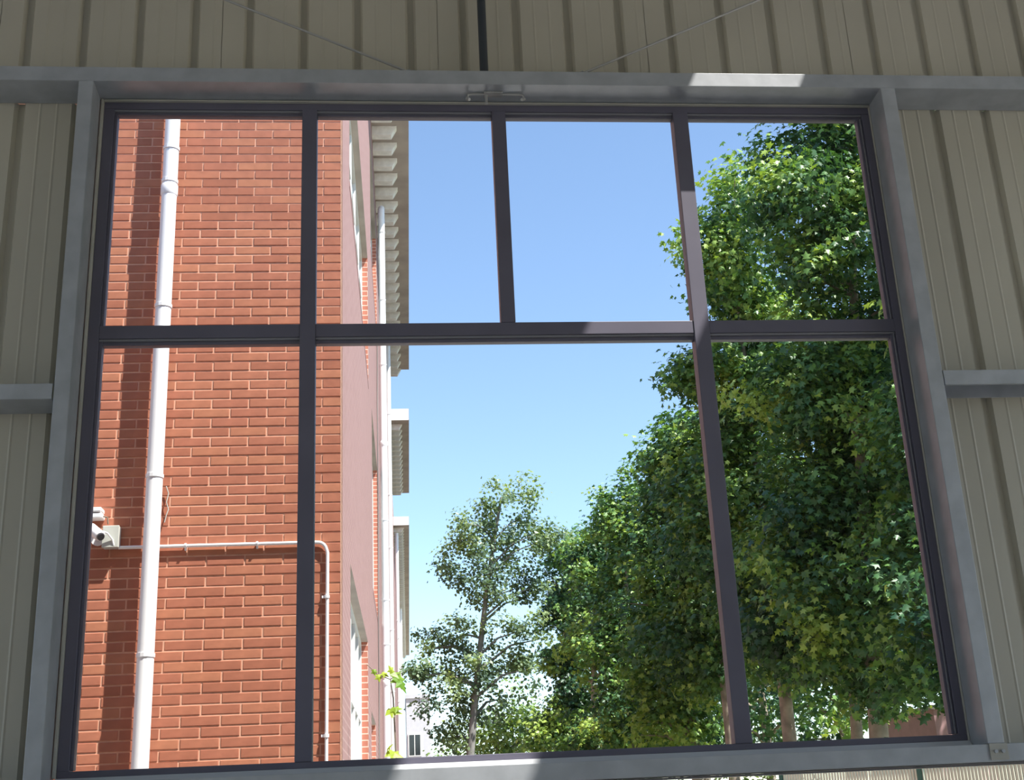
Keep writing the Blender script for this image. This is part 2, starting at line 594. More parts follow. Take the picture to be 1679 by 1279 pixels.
lt = empty('window_latch', (0.46, -0.08, 4.54))
MB().tube([(-0.125, 0.0, -0.022), (-0.12, 0, -0.004), (-0.10, 0, 0.0), (0.10, 0, 0.0), (0.12, 0, -0.004), (0.125, 0, -0.022)], 0.0055, 8).build('bar', M['rod'], lt, smooth=True)
MB().tube([(-0.04, 0, 0.004), (-0.04, 0, -0.05)], 0.006, 8).build('pin', M['rod'], lt, smooth=True)
MB().box(-0.05, 0.03, -0.02, 0.02, -0.004, 0.004).build('plate', M['rod'], lt, bevel=0.002)
MB().tube([(-0.125, 0.0, -0.022), (-0.115, -0.012, -0.034)], 0.007, 8).build('hook', M['rod'], lt, smooth=True)
MB().tube([(0.125, 0.0, -0.022), (0.112, -0.012, -0.034)], 0.007, 8).build('hook', M['rod'], lt, smooth=True)
tag(lt, 'small grey metal latch bar with hooked ends under the header', 'latch')

# ================================================================== OUTSIDE GROUND
gr = MB().box(-60, 60, 0.07, 140, -0.2, -0.02)
tag(gr.build('ground', M['asphalt']), kind='structure')
fc = MB().box(-60, 60, -60, HY0 - 0.11, -0.2, -0.02)
fc.box(-60, HX0 - 0.11, HY0 - 0.11, 0.065, -0.2, -0.02).box(HX1 + 0.11, 60, HY0 - 0.11, 0.065, -0.2, -0.02)
tag(fc.build('forecourt', M['asphalt']), kind='structure')
tag(MB().box(4.2, 24, 5.0, 120, -0.019, 0.02).build('planting_bed', M['soil']), kind='structure')

# ================================================================== BRICK BUILDING
GAM = math.radians(0.44)
EX = np.array([math.cos(GAM), -math.sin(GAM), 0])
EY = np.array([math.sin(GAM), math.cos(GAM), 0])
BX, BY = -0.396, 3.58
BW0 = EX * BX + EY * BY
bld = tag(empty('brick_building', tuple(BW0), -GAM), 'tall red brick building with white brackets under its eaves', 'building')


def b2w(x, y, z):
    return BW0 + EX * x + EY * y + np.array([0, 0, z])


ROW, PER, JT = 0.06892, 0.253, 0.0115
ZROW = 6.561 - ROW * 95          # bottom of the lowest course (type A on even distance from 95)
TOPZ, DEPTH = 13.4, 82.0
# mortar backing of the end wall, with brick-textured stretches beyond the built courses
front = MB().box(-9, 0, 0.004, 0.3, 0.0, TOPZ).build('front_wall', M['mortar'], bld)
zlo, zhi, xlo = 0.02, 9.2, -4.3
MB().box(-9, xlo, 0.001, 0.0035, 0.0, TOPZ).build('far_brickwork', M['brick_far'], front)
MB().box(xlo, 0, 0.001, 0.0035, zhi + 0.04, TOPZ).build('far_brickwork', M['brick_far'], front)

bricks = []
k = 0
row = 0
while True:
    z0 = ZROW + row * ROW
    row += 1
    if z0 < zlo:
        continue
    if z0 > zhi:
        break
    typeA = ((95 - (row - 1)) % 2 == 0)
    x1 = 0.0
    first = True
    while x1 > xlo:
        ln = (0.126 if typeA else 0.2525) if first else PER
        x0 = x1 - ln
        bx0 = x0 + JT / 2
        bx1 = x1 if first else x1 - JT / 2
        bricks.append((bx0, bx1, z0 + JT / 2, z0 + ROW - JT / 2, first))
        x1 = x0
        first = False


def area(bk):
    x0, x1, z0, z1, _ = bk
    pa, pb = project(b2w(x0, 0, z0)), project(b2w(x1, 0, z1))
    cx, cy = (pa[0] + pb[0]) / 2, (pa[1] + pb[1]) / 2
    t = (1260 - cy) / 1075
    left, right = 118 + 74 * t, 556
    pipe = 222 + 57 * t
    if not (left < cx < right and 186 < cy < 1258 and not 478 < cx < 523 and abs(cx - pipe) > 20 and not 531 < cy < 564):
        return -1
    return abs(pb[0] - pa[0]) * abs(pb[1] - pa[1])


order = sorted(range(len(bricks)), key=lambda i: -area(bricks[i]))
single = set(order[:298])
var_mesh = {}
rest = MB()
for i, (x0, x1, z0, z1, first) in enumerate(bricks):
    out = random.uniform(-0.0015, 0.0015)
    if i in single:
        key = (round(x1 - x0, 4), random.randrange(7))
        if key not in var_mesh:
            w, h = x1 - x0, z1 - z0
            c = 0.0025
            mb = MB()
            # front face with eased arrises
            mb.v += [(0, c, 0), (w, c, 0), (w, c, h), (0, c, h), (c, 0, c), (w - c, 0, c), (w - c, 0, h - c), (c, 0, h - c),
                     (0, 0.02, 0), (w, 0.02, 0), (w, 0.02, h), (0, 0.02, h)]
            mb.f += [(4, 5, 6, 7), (0, 1, 5, 4), (1, 2, 6, 5), (2, 3, 7, 6), (3, 0, 4, 7),
                     (8, 9, 1, 0), (9, 10, 2, 1), (10, 11, 3, 2), (11, 8, 0, 3), (11, 10, 9, 8)]
            tn = (key[1] + 0.5) / 7
            mb.t += [tn] * len(mb.f)
            var_mesh[key] = mb.mesh('brick', M['brick'], tone=True)
        o = bpy.data.objects.new('brick', var_mesh[key])
        o.location = (x0, out, z0)
        o.parent = front
        COL.objects.link(o)
    else:
        rest.box(x0, x1, out, 0.02, z0, z1, tone=random.random())
ro = rest.build('remaining_bricks', M['brick'], front, tone=True)
ro['kind'] = 'stuff'

# ---- long side wall with window openings
wins = [  # y0, y1, z0, z1 in the wall's own frame (y measured from the corner)
    (1.53, 5.95, 0.9, 3.55), (1.5, 6.88, 6.95, 8.75),
    (8.5, 12.4, 9.7, 11.75), (8.4, 11.66, 4.6, 7.15), (7.2, 9.3, 0.9, 2.9),
    (15.5, 18.5, 9.7, 11.75), (15.5, 18.5, 5.2, 7.15), (15.5, 18.5, 0.9, 2.9),
]
REC = 0.085
ys = sorted({0.0, DEPTH, *[w[0] for w in wins], *[w[1] for w in wins]})
zs = sorted({0.0, TOPZ, *[w[2] for w in wins], *[w[3] for w in wins]})
sw = MB()
for a, b in zip(ys[:-1], ys[1:]):
    for c, d in zip(zs[:-1], zs[1:]):
        ym, zm = (a + b) / 2, (c + d) / 2
        if any(w[0] < ym < w[1] and w[2] < zm < w[3] for w in wins):
            continue
        sw.poly([(0.0, a, c), (0.0, b, c), (0.0, b, d), (0.0, a, d)])
side = sw.build('side_wall', M['side_brick'], bld)
MB().poly([(0, DEPTH, 0), (-9, DEPTH, 0), (-9, DEPTH, TOPZ), (0, DEPTH, TOPZ)]).build('end_wall', M['brick_far'], bld)
MB().box(-9, 0.0, 0.0, DEPTH, TOPZ, TOPZ + 0.12).build('roof_slab', M['soffit'], bld)
for (y0, y1, z0, z1) in wins:
    wo = MB()
    wo.poly([(0, y1, z0), (-REC, y1, z0), (-REC, y1, z1), (0, y1, z1)])
    wo.poly([(0, y0, z0), (0, y0, z1), (-REC, y0, z1), (-REC, y0, z0)])
    jb = wo.build('window_reveal', M['jamb_brick'], side)
    MB().poly([(0, y0, z1), (0, y1, z1), (-REC, y1, z1), (-REC, y0, z1)]).build('window_head', M['soffit'], side)
    MB().box(-REC, 0.004, y0, y1, z0 - 0.05, z0 + 0.002).build('window_ledge', M['side_brick'], side)
    fr = MB()
    f = 0.07
    X0, X1 = -REC - 0.05, -REC + 0.012
    fr.box(X0, X1, y0, y0 + f, z0, z1).box(X0, X1, y1 - f, y1, z0, z1).box(X0, X1, y0 + f, y1 - f, z1 - f, z1).box(X0, X1, y0 + f, y1 - f, z0, z0 + f)
    nmul = max(1, int((y1 - y0) / 1.1))
    for q in range(1, nmul + 1):
        yy = y0 + (y1 - y0) * q / (nmul + 1)
        fr.box(X0, X1, yy - 0.03, yy + 0.03, z0 + f, z1 - f)
    zz = z0 + (z1 - z0) * 0.68
    fr.box(X0, X1 - 0.006, y0 + f, y1 - f, zz - 0.03, zz + 0.03)
    fo = fr.build('window_frame', M['white_frame'], side)
    MB().box(-REC - 0.06, -REC - 0.03, y0, y1, z0, z1).build('pane', M['dark_glass'], side)

# ---- eaves with brackets
SOF = 12.62
EAV = 0.60


def eave(y0, y1, step, label, shift):
    e = MB().box(-0.2, EAV, y0, y1, SOF, SOF + 0.30).build('eave', M['soffit'], bld)
    e['label'] = label
    MB().box(EAV, EAV + 0.012, y0 - 0.012, y1 + 0.012, SOF + 0.0, SOF + 0.34).build('fascia', M['soffit'], e)
    MB().box(0.0, EAV, y0 - 0.012, y0 - 0.0005, SOF, SOF + 0.34).build('end_face', M['bracket'], e)
    prof = [(0, -0.17), (0.32, -0.17), (0.41, -0.005), (0, -0.005)]
    me = None
    y = y0 + shift
    while y < y1 - 0.1:
        if me is None:
            mb = MB()
            mb.extrude(prof, 1, 0, 0.16)
            me = mb.mesh('bracket', M['bracket'])
        o = bpy.data.objects.new('bracket', me)
        o.location = (0, y, SOF)
        o.parent = e
        COL.objects.link(o)
        y += step
    return e


eave(4.0, 21.7, 0.53, 'nearest stretch of projecting eave with white brackets', 0.1)
eave(25.9, 34.2, 0.53, 'middle stretch of projecting eave with white end face', 0.35)
eave(39.1, 77.8, 0.53, 'farthest stretch of projecting eave', 0.35)


# ---- drainpipes (things of their own, in the building's frame turned to world)
def bw(pts):
    return [tuple(b2w(*p)) for p in pts]


def drainpipe(lx, ly, r, z0, z1, collars, clips, label, top=None, seg=16):
    base = b2w(lx, ly, z0)
    o = empty('drainpipe', tuple(base), -GAM)
    pts = [(0, 0, 0), (0, 0, z1 - z0)]
    if top == 'elbow':
        h = z1 - z0
        pts = [(0, 0, 0), (0, 0, h - 0.18), (0.0, 0.02, h - 0.08), (-0.0, 0.10, h), (0.0, 0.25, h + 0.10)]
    MB().tube(pts, r, seg).build('pipe', M['white'], o, smooth=True)
    for z in collars:
        MB().tube([(0, 0, z - z0 - 0.045), (0, 0, z - z0 - 0.03), (0, 0, z - z0 + 0.035), (0, 0, z - z0 + 0.045)], [r * 1.02, r * 1.13, r * 1.13, r * 1.02], seg).build('collar', M['white'], o, smooth=True)
    for z in clips:
        MB().tube([(0, 0, z - z0 - 0.012), (0, 0, z - z0 + 0.012)], r * 1.1, seg).build('clip', M['white'], o)
    tag(o, label, 'drainpipe')
    return o


PX, PY = -1.222, -0.13
drainpipe(PX, PY, 0.0545, 0.0, 12.9, [5.98], [6.32, 6.05, 5.07, 3.84, 2.66], 'thick white plastic drainpipe on the end wall of the brick building')
ppr = 0.075
drainpipe(0.11, 11.65, 0.06, 0.0, 12.0, [7.6, 3.7], [11.5, 10.2, 9.0, 6.3, 5.0, 4.3, 2.6], 'nearest white drainpipe on the long side wall, topped by an elbow', 'elbow', 12)
drainpipe(0.11, 18.9, 0.06, 0.0, 12.4, [], [10.5, 8.6, 7.4, 5.6, 4.3, 2.9], 'second white drainpipe along the long side wall', None, 12)
drainpipe(0.12, 39.5, 0.075, 0.0, 12.4, [], [9, 6, 3], 'third white drainpipe along the long side wall, beside the far eave', None, 10)
drainpipe(0.13, 57.0, 0.10, 0.0, 12.35, [], [6, 3], 'farthest white drainpipe along the long side wall', None, 10)

# ---- conduit, junction box, camera, cables on the end wall
cz = 3.387
con = empty('conduit', tuple(b2w(-1.44, -0.02, cz)), -GAM)


def L(x, y, z):
    return (x + 1.44, y + 0.02, z - cz)


cr_ = 0.0115
pts = [L(-1.455, -0.021, cz), L(-0.17, -0.021, cz)]
for a in range(1, 7):
    t = a / 6 * math.pi / 2
    pts.append(L(-0.17 + 0.06 * math.sin(t) + 0.02, -0.021, cz - 0.06 * (1 - math.cos(t))))
pts[-1] = L(-0.084, -0.021, cz - 0.07)
pts.append(L(-0.087, -0.021, 1.2))
MB().tube(pts, cr_, 10).build('pipe', M['white'], con, smooth=True)
for cx in (-1.02, -0.55):
    MB().tube([L(cx - 0.006, -0.021, cz), L(cx + 0.006, -0.021, cz)], cr_ * 1.5, 10).build('clip', M['white'], con)
    MB().box(cx - 0.006 + 1.44, cx + 0.006 + 1.44, 0.0, 0.018, -0.03, 0.012).build('clip_foot', M['white'], con)
for zc in (3.02, 2.13):
    MB().tube([L(-0.087, -0.021, zc - 0.01), L(-0.087, -0.021, zc + 0.01)], cr_ * 1.6, 10).build('clip', M['white'], con)
    MB().box(1.44 - 0.12, 1.44 - 0.087, 0.004, 0.018, zc - cz - 0.008, zc - cz + 0.008).build('clip_foot', M['white'], con)
tag(con, 'thin white conduit running across the brick wall and bending down near the corner', 'conduit')

jb = empty('junction_box', tuple(b2w(-1.50, 0.0, 3.38)), -GAM)
MB().box(-0.052, 0.052, -0.062, -0.003, 0.0, 0.145).build('body', M['grey_box'], jb, bevel=0.005)
MB().box(-0.054, 0.054, -0.074, -0.0625, -0.002, 0.147).build('lid', M['grey_box'], jb, bevel=0.004)
tag(jb, 'square grey junction box on the brick wall left of the drainpipe', 'junction box')

sc_ = empty('security_camera', tuple(b2w(-1.575, 0.0, 3.45)), -GAM)
MB().tube([(-0.02, -0.001, 0.0), (-0.02, -0.02, 0.0)], 0.045, 16).build('mount', M['white'], sc_, smooth=False)
MB().tube([(-0.02, -0.02, 0.0), (0.0, -0.07, -0.005), (0.01, -0.11, 0.01)], 0.013, 8).build('arm', M['dark'], sc_, smooth=True)
MB().tube([(-0.055, -0.10, 0.055), (-0.04, -0.12, 0.05), (0.035, -0.19, -0.02), (0.04, -0.195, -0.025)], [0.022, 0.034, 0.036, 0.030], 14).build('body', M['white'], sc_, smooth=True)
MB().tube([(0.040, -0.195, -0.025), (0.0465, -0.201, -0.031)], 0.024, 14).build('lens', M['dark'], sc_)
MB().tube([(0.02, -0.12, 0.03), (0.06, -0.10, 0.02), (0.09, -0.08, -0.02), (0.10, -0.07, -0.06)], 0.006, 6).build('cable', M['white'], sc_, smooth=True)
tag(sc_, 'white bullet security camera beside the grey junction box', 'camera')

fl_ = empty('wall_floodlight', tuple(b2w(-1.635, 0.0, 3.575)), -GAM)
MB().box(-0.09, 0.075, -0.10, -0.001, 0.0, 0.033).build('body', M['white'], fl_, bevel=0.006)
MB().box(-0.09, 0.072, -0.105, -0.001, 0.039, 0.072).build('cover', M['white'], fl_, bevel=0.008)
MB().box(-0.06, 0.05, -0.07, -0.001, 0.033, 0.039).build('gasket', M['dark'], fl_)
MB().tube([(0.074, -0.05, 0.02), (0.10, -0.04, 0.015), (0.105, -0.03, -0.03)], 0.005, 6).build('cable', M['vine_stem'], fl_, smooth=True)
tag(fl_, 'small white two-part wall unit above the security camera', 'wall unit')

lc = MB().tube([tuple(b2w(-1.165, -0.02, z) + EX * dx) for z, dx in ((3.80, 0.0), (3.75, 0.018), (3.69, 0.006), (3.64, 0.022), (3.60, 0.010), (3.55, 0.0))], 0.004, 6)
lo = lc.build('loose_cable', M['seal'], None, smooth=True)
tag(lo, 'short loose pale cable hanging beside the thick drainpipe', 'cable')

wc = MB().tube(bw([(0.03, 11.2 - 0.15 * i + 0.12 * math.sin(i * 1.7), 9.5 - 0.75 * i) for i in range(13)]), 0.011, 6)
tag(wc.build('wall_cable', M['cable'], None, smooth=True), 'dark cable hanging down the long side wall beside the drainpipe', 'cable')


# ---- climbing vine at the corner
def leaf_poly(c, d, n, size, tone, lobes=True):
    d = Vector(d).normalized()
    n = Vector(n).normalized()
    s = d.cross(n).normalized()
    n = s.cross(d)
    out = [(0, 0), (0.42, 0.02), (0.28, 0.28), (0.55, 0.5), (0.22, 0.6), (0, 1.05), (-0.22, 0.6), (-0.55, 0.5), (-0.28, 0.28), (-0.42, 0.02)]
    mb = MB()
    c = Vector(c)
    mb.v = [tuple(c + (s * x + d * y + n * (-(abs(x) ** 1.0) * 0.25 - 0.15 * y * y)) * size) for x, y in out]
    mb.v.append(tuple(c + (d * 0.45 + n * 0.03) * size))
    m = len(out)
    for i in range(m):
        mb.f.append((m, i, (i + 1) % m))
        mb.t.append(tone)
    return mb


VY = 4.6
vine = empty('climbing_vine', (-0.05, VY, 0.0))
stem1 = [(0.04, 0.0, 0.0), (0.06, 0.02, 0.9), (0.045, 0.0, 1.6), (0.03, 0.0, 2.15), (0.02, 0.0, 2.45), (0.0, -0.02, 2.58), (-0.09, 0.0, 2.62), (-0.17, 0.04, 2.70)]
MB().tube(stem1, [0.012, 0.011, 0.009, 0.007, 0.006, 0.004, 0.004, 0.003], 6).build('stem', M['vine_stem'], vine, smooth=True)
MB().tube([(0.0, -0.02, 2.58), (0.05, -0.03, 2.61), (0.075, -0.03, 2.62)], 0.003, 6).build('stem', M['vine_stem'], vine, smooth=True)
vl = [((0.04, -0.03, 2.63), (0.35, -0.2, -0.8), (0.4, -0.7, 0.6), 0.13, 0.3), ((0.05, -0.03, 2.60), (0.55, -0.1, -0.8), (0.6, -0.5, 0.5), 0.14, 0.1),
      ((0.02, -0.03, 2.62), (-0.3, -0.3, 0.7), (0.3, -0.8, 0.5), 0.07, 1.0), ((-0.09, -0.02, 2.62), (0.2, -0.2, -0.7), (0.2, -0.8, 0.5), 0.06, 0.9),
      ((-0.06, -0.02, 2.63), (0.8, -0.2, -0.4), (0.2, -0.8, 0.6), 0.06, 1.0), ((-0.12, 0.0, 2.66), (0.2, -0.2, -0.9), (0.1, -0.9, 0.4), 0.05, 0.3),
      ((-0.03, -0.03, 2.36), (0.9, -0.2, -0.12), (0.0, -0.65, 0.8), 0.12, 0.8), ((0.0, -0.03, 2.37), (0.8, -0.3, 0.05), (-0.2, -0.6, 0.8), 0.09, 0.5),
      ((-0.03, -0.03, 2.075), (0.85, -0.2, -0.25), (0.1, -0.6, 0.8), 0.13, 0.9), ((-0.03, -0.03, 2.09), (0.3, -0.3, 0.3), (0.1, -0.6, 0.8), 0.07, 1.0),
      ((0.05, -0.03, 1.75), (0.7, -0.2, -0.4), (0.1, -0.6, 0.8), 0.12, 0.5), ((0.03, -0.03, 1.5), (-0.7, -0.2, -0.3), (0.1, -0.6, 0.8), 0.12, 0.6)]
for c, d, n, s, t in vl:
    leaf_poly(c, d, n, s, t).build('leaf', M['vine_leaf'], vine, tone=True, smooth=False)
tag(vine, 'slender climbing vine with bright green leaves at the building corner', 'vine')


# ================================================================== TREES
LEAF5 = np.array([(0, 0), (0.5, 0.08), (0.27, 0.3), (0.56, 0.62), (0.2, 0.62), (0, 1.05), (-0.2, 0.62), (-0.56, 0.62), (-0.27, 0.3), (-0.5, 0.08)], float)
LEAF4 = np.array([(0, 0), (0.40, 0.45), (0, 1.0), (-0.40, 0.45)], float)


def foliage_mesh(name, C, N, D, S, T_, shape, material):
    """C centres, N normals, D directions, S sizes, T_ tones -> one mesh"""
    n = len(C)
    N = N / np.linalg.norm(N, axis=1, keepdims=True)
    side = np.cross(D, N)
    side /= np.linalg.norm(side, axis=1, keepdims=True) + 1e-9
    D = np.cross(N, side)
    k = len(shape)
    fold = -np.abs(shape[:, 0]) * 0.35 - 0.12 * shape[:, 1] ** 2
    V = (C[:, None, :] + S[:, None, None] * (side[:, None, :] * shape[None, :, 0, None] + D[:, None, :] * (shape[None, :, 1, None] - 0.5) + N[:, None, :] * fold[None, :, None]))
    V = V.reshape(-1, 3)
    # two halves split along the midrib so the fold is real
    tip = int(np.argmax(shape[:, 1]))
    h1 = list(range(0, tip + 1))
    h2 = [0] + list(range(tip, k))
    base = np.arange(n) * k
    loops = np.concatenate([np.concatenate([base[:, None] + np.array(h1)[None, :], base[:, None] + np.array(h2)[None, :]], axis=1)], axis=0).reshape(-1)
    sizes = np.tile([len(h1), len(h2)], n)
    starts = np.concatenate([[0], np.cumsum(sizes)[:-1]])
    me = bpy.data.meshes.new(name)
    me.vertices.add(len(V))
    me.vertices.foreach_set('co', V.astype(np.float32).ravel())
    me.loops.add(len(loops))
    me.loops.foreach_set('vertex_index', loops.astype(np.int32))
    me.polygons.add(len(sizes))
    me.polygons.foreach_set('loop_start', starts.astype(np.int32))
    me.polygons.foreach_set('loop_total', sizes.astype(np.int32))
    a = me.attributes.new('tone', 'FLOAT', 'FACE')
    a.data.foreach_set('value', np.repeat(T_, 2).astype(np.float32))
    me.materials.append(material)
    me.update(calc_edges=True)
    return me


def tree(base, trunk_r, trunk_h, lean, blobs, n_cl, per, leaf, mat_leaf, mat_bark, label, group=None, name='plane_tree', shape=LEAF5, inner=0.45, spread=0.42, tone0=0.45, droop=0.25):
    """blobs: (cx,cy,cz,rx,ry,rz) relative to base"""
    root = empty(name, base)
    top = np.array([lean[0], lean[1], trunk_h])
    P = [(lean[0] * t ** 1.5 + 0.05 * math.sin(5 * t), lean[1] * t, trunk_h * t) for t in np.linspace(0, 1, 8)]
    R = [trunk_r * (1.25 if i == 0 else 1.0) * (1 - 0.75 * i / 7) for i in range(8)]
    tr = MB().tube(P, R, 10)
    vol = np.array([b[3] * b[4] * b[5] for b in blobs])
    vol = vol / vol.sum()
    area_ = np.array([(b[3] * b[5]) for b in blobs])
    area_ = area_ / area_.sum()
    bl_, v_ = [], []
    for b, w_ in zip(blobs, area_):
        m_ = max(5, int(round(n_cl / 3.2 * w_)))
        g_ = (np.arange(m_) + 0.5) / m_
        th = np.arange(m_) * 2.39996 + rng.uniform(0, 6.28)
        zc = 1 - 2 * g_
        q_ = np.sqrt(1 - zc * zc)
        d_ = np.stack([q_ * np.cos(th), q_ * np.sin(th), zc], axis=1) + rng.normal(size=(m_, 3)) * 0.12
        v_.append(d_)
        bl_.append(np.tile(np.array(b), (m_, 1)))
    B = np.concatenate(bl_)
    v = np.concatenate(v_)
    n_b = len(v)
    rad = np.where(rng.random(n_b) < 0.72, rng.uniform(0.72, 0.95, n_b), rng.uniform(inner * 0.6, 0.7, n_b))
    bough = B[:, :3] + v * rad[:, None] * B[:, 3:]
    bi = np.concatenate([rng.permutation(n_b) for _ in range(n_cl // n_b + 1)])[:n_cl]
    bsz = np.clip(0.22 * B[:, 3:], 0.10, 0.36)
    CC = bough[bi] + rng.normal(size=(n_cl, 3)) * bsz[bi]
    v = v[bi]
    # branches from the trunk to a share of the clusters
    order_ = rng.permutation(n_cl)[:26]
    for i in order_:
        c = CC[i]
        t = min(0.98, max(0.25, (c[2] - 0.35 * np.linalg.norm(c[:2])) / trunk_h))
        s = np.array([lean[0] * t ** 1.5 + 0.05 * math.sin(5 * t), lean[1] * t, trunk_h * t])
        mid = (s + c) / 2 + np.array([0, 0, 0.12 * np.linalg.norm(c - s)])
        r0 = trunk_r * (1 - 0.72 * t) * 0.55
        tr.tube([tuple(s), tuple(mid), tuple(c)], [r0, r0 * 0.6, 0.012], 6, caps=False)
    tr.build('trunk', mat_bark, root, smooth=True)
    n = n_cl * per
    ci = np.repeat(np.arange(n_cl), per)
    off = rng.normal(size=(n, 3)) * spread * np.array([1, 1, 0.7])
    Cn = CC[ci] + off
    outw = v[ci] * 0.7 + off / (spread * 2.5)
    Nn = outw * 0.5 + np.array([0.1, -0.1, 0.7]) + rng.normal(size=(n, 3)) * 0.5
    Dn = outw + np.array([0, 0, -droop]) + rng.normal(size=(n, 3)) * 0.7
    S = leaf * rng.uniform(0.65, 1.25, n)
    T_ = np.clip(tone0 + 0.22 * rng.normal(size=n_b)[bi][ci] + 0.08 * rng.normal(size=n_cl)[ci] + 0.14 * rng.normal(size=n), 0, 1)
    me = foliage_mesh('foliage', Cn, Nn, Dn, S, T_, shape, mat_leaf)
    fo = bpy.data.objects.new('foliage', me)
    fo.parent = root
    fo['kind'] = 'stuff'
    COL.objects.link(fo)
    tag(root, label, 'tree', group)
    return root


GRP = 'plane trees in the row on the right'
ml, mb_ = M['leaf'], M['bark']


def at(x, y, Y):
    d = FW + (x - W / 2) / FPX * RT - (y - H / 2) / FPX * UP
    return CAM + d * (Y - CAM[1]) / d[1]


def row_tree(bx, by, tr_r, tr_h, crown, n_cl, per, leaf, label, tone0=0.5):
    """crown lobes measured in the photograph, set at the depth of the trunk they grow from"""
    bl = []
    for (x, y, rw, rh) in crown:
        c = at(x, y, by)
        k = (by - CAM[1]) / FPX / 0.97
        dy = rng.uniform(-0.5, 0.5)
        bl.append((c[0] - bx, dy, c[2], rw * k, max(1.2, rw * k), rh * k))
    hi = max(bl, key=lambda q: q[2])
    return tree((bx, by, 0), tr_r, min(tr_h, 0.92 * hi[2]), (hi[0] * 0.9, 0.1), bl, n_cl, per, leaf, ml, mb_, label, GRP, tone0=tone0, spread=0.27)


# nearest to farthest along the row
row_tree(8.15, 13.7, 0.20, 12, [(1560, 480, 130, 190), (1600, 780, 150, 190), (1590, 230, 120, 170), (1530, 960, 120, 130), (1500, 1090, 60, 60)], 280, 90, 0.13,
         'nearest plane tree, pale trunk at the lower right corner of the window')
row_tree(8.0, 16.6, 0.19, 15, [(1350, 250, 95, 75), (1400, 110, 110, 130), (1420, 330, 100, 110), (1340, 420, 80, 100), (1285, 330, 48, 70), (1440, 560, 110, 130), (1330, 620, 110, 120), (1440, 830, 120, 150), (1340, 880, 110, 140), (1400, 1030, 95, 90), (1450, 1120, 50, 40)], 460, 92, 0.13,
         'tallest plane tree with crown reaching the top right of the window', 0.6)
row_tree(8.3, 18.6, 0.15, 11, [(1390, 700, 110, 160), (1370, 950, 110, 150), (1300, 1030, 70, 80)], 230, 90, 0.13,
         'slim plane tree standing just behind the tallest one', 0.36)
row_tree(7.9, 21.0, 0.17, 13, [(1200, 350, 40, 65), (1185, 440, 62, 90), (1250, 520, 70, 110), (1150, 600, 62, 45), (1240, 680, 85, 110), (1215, 850, 90, 110), (1270, 980, 90, 110)], 380, 90, 0.13,
         'plane tree whose round crown rises just right of the third mullion', 0.66)
row_tree(7.6, 24.5, 0.17, 12, [(1150, 760, 62, 90), (1170, 900, 70, 100), (1180, 1040, 80, 80)], 230, 90, 0.15,
         'plane tree showing in the lower middle pane beside the third mullion', 0.55)
row_tree(7.6, 28.2, 0.19, 12, [(1100, 800, 55, 85), (1100, 930, 70, 100), (1110, 1070, 85, 80), (1105, 1170, 60, 50)], 230, 90, 0.14,
         'plane tree with pointed crown at mid distance in the row', 0.6)
row_tree(6.9, 34.0, 0.19, 12, [(1030, 870, 50, 90), (1035, 1000, 62, 100), (1050, 1110, 75, 70), (1050, 1190, 75, 50)], 240, 85, 0.14,
         'dense plane tree, third from the far end of the row', 0.6)
row_tree(6.6, 40.0, 0.19, 12, [(980, 920, 45, 80), (985, 1030, 52, 90), (1000, 1240, 85, 70)], 240, 85, 0.15,
         'dense plane tree, second from the far end of the row', 0.55)
row_tree(6.1, 47.0, 0.19, 12, [(935, 960, 34, 85), (935, 1060, 38, 90), (940, 1160, 45, 60), (930, 1205, 60, 40)], 240, 85, 0.16,
         'farthest plane tree of the row, its edge beside the sky', 0.55)
# second row behind, closing the view
GR2 = 'background trees behind the plane row'
for i, (x, y, hgt) in enumerate([(15.0, 15.0, 11), (13.8, 21.6, 11.5), (13.4, 33.2, 11), (12.8, 39.5, 11.5), (12.2, 46.5, 11)]):
    tree((x, y, 0), 0.2, hgt - 1, (0, 0), [(0, 0, 5.4, 2.8, 2.8, 2.6), (0, 0, 8.4, 2.4, 2.6, 2.8)], 120, 36, 0.22, ml, mb_,
         'dark leafy tree mostly hidden behind the plane row, %s of five' % ('nearest', 'second', 'middle', 'fourth', 'farthest')[i], GR2, name='background_tree', tone0=0.35)

# slender tree standing apart in the middle
PB = []
for (x, y, rw, rh) in [(862, 815, 26, 42), (806, 825, 20, 38), (765, 880, 42, 48), (840, 890, 48, 50), (897, 880, 18, 30), (745, 935, 32, 30), (800, 960, 60, 40), (872, 965, 32, 34),
                       (715, 1045, 28, 22), (775, 1040, 40, 32), (850, 1030, 42, 26), (745, 1095, 45, 26), (815, 1100, 45, 30), (855, 1085, 20, 16), (735, 1150, 42, 32), (795, 1150, 36, 32), (740, 1205, 42, 30), (690, 1105, 18, 12)]:
    c = at(x, y, 30.0)
    k = 34.75 / FPX / 0.97
    PB.append((c[0] - 1.6, rng.uniform(-0.3, 0.3), c[2], rw * k, max(0.5, rw * k), rh * k))
tree((1.6, 30.0, 0), 0.15, 10.4, (1.5, 0), PB, 300, 46, 0.115, M['leaf_pop'], M['bark_grey'],
     'slender airy tree standing apart between the brick building and the row', None, name='poplar_tree', shape=LEAF4, inner=0.2, spread=0.17, tone0=0.5)
# lower light green trees further off
tree((4.3, 52.0, 0), 0.2, 6.5, (0.1, 0), [(0.2, 0, 4.2, 2.0, 2.0, 2.8), (0.9, 0, 5.6, 1.2, 1.3, 2.0)], 130, 36, 0.2, M['leaf_light'], M['bark_grey'],
     'low light green tree at the foot of the plane row, far end', None, name='bushy_tree', shape=LEAF4, tone0=0.45)
tree((2.7, 66.0, 0), 0.2, 5.2, (0.1, 0), [(0.0, 0, 3.4, 1.3, 1.6, 1.7)], 90, 32, 0.2, M['leaf_light'], M['bark_grey'],
     'small distant light green tree before the grey building', None, name='bushy_tree', shape=LEAF4, tone0=0.3)
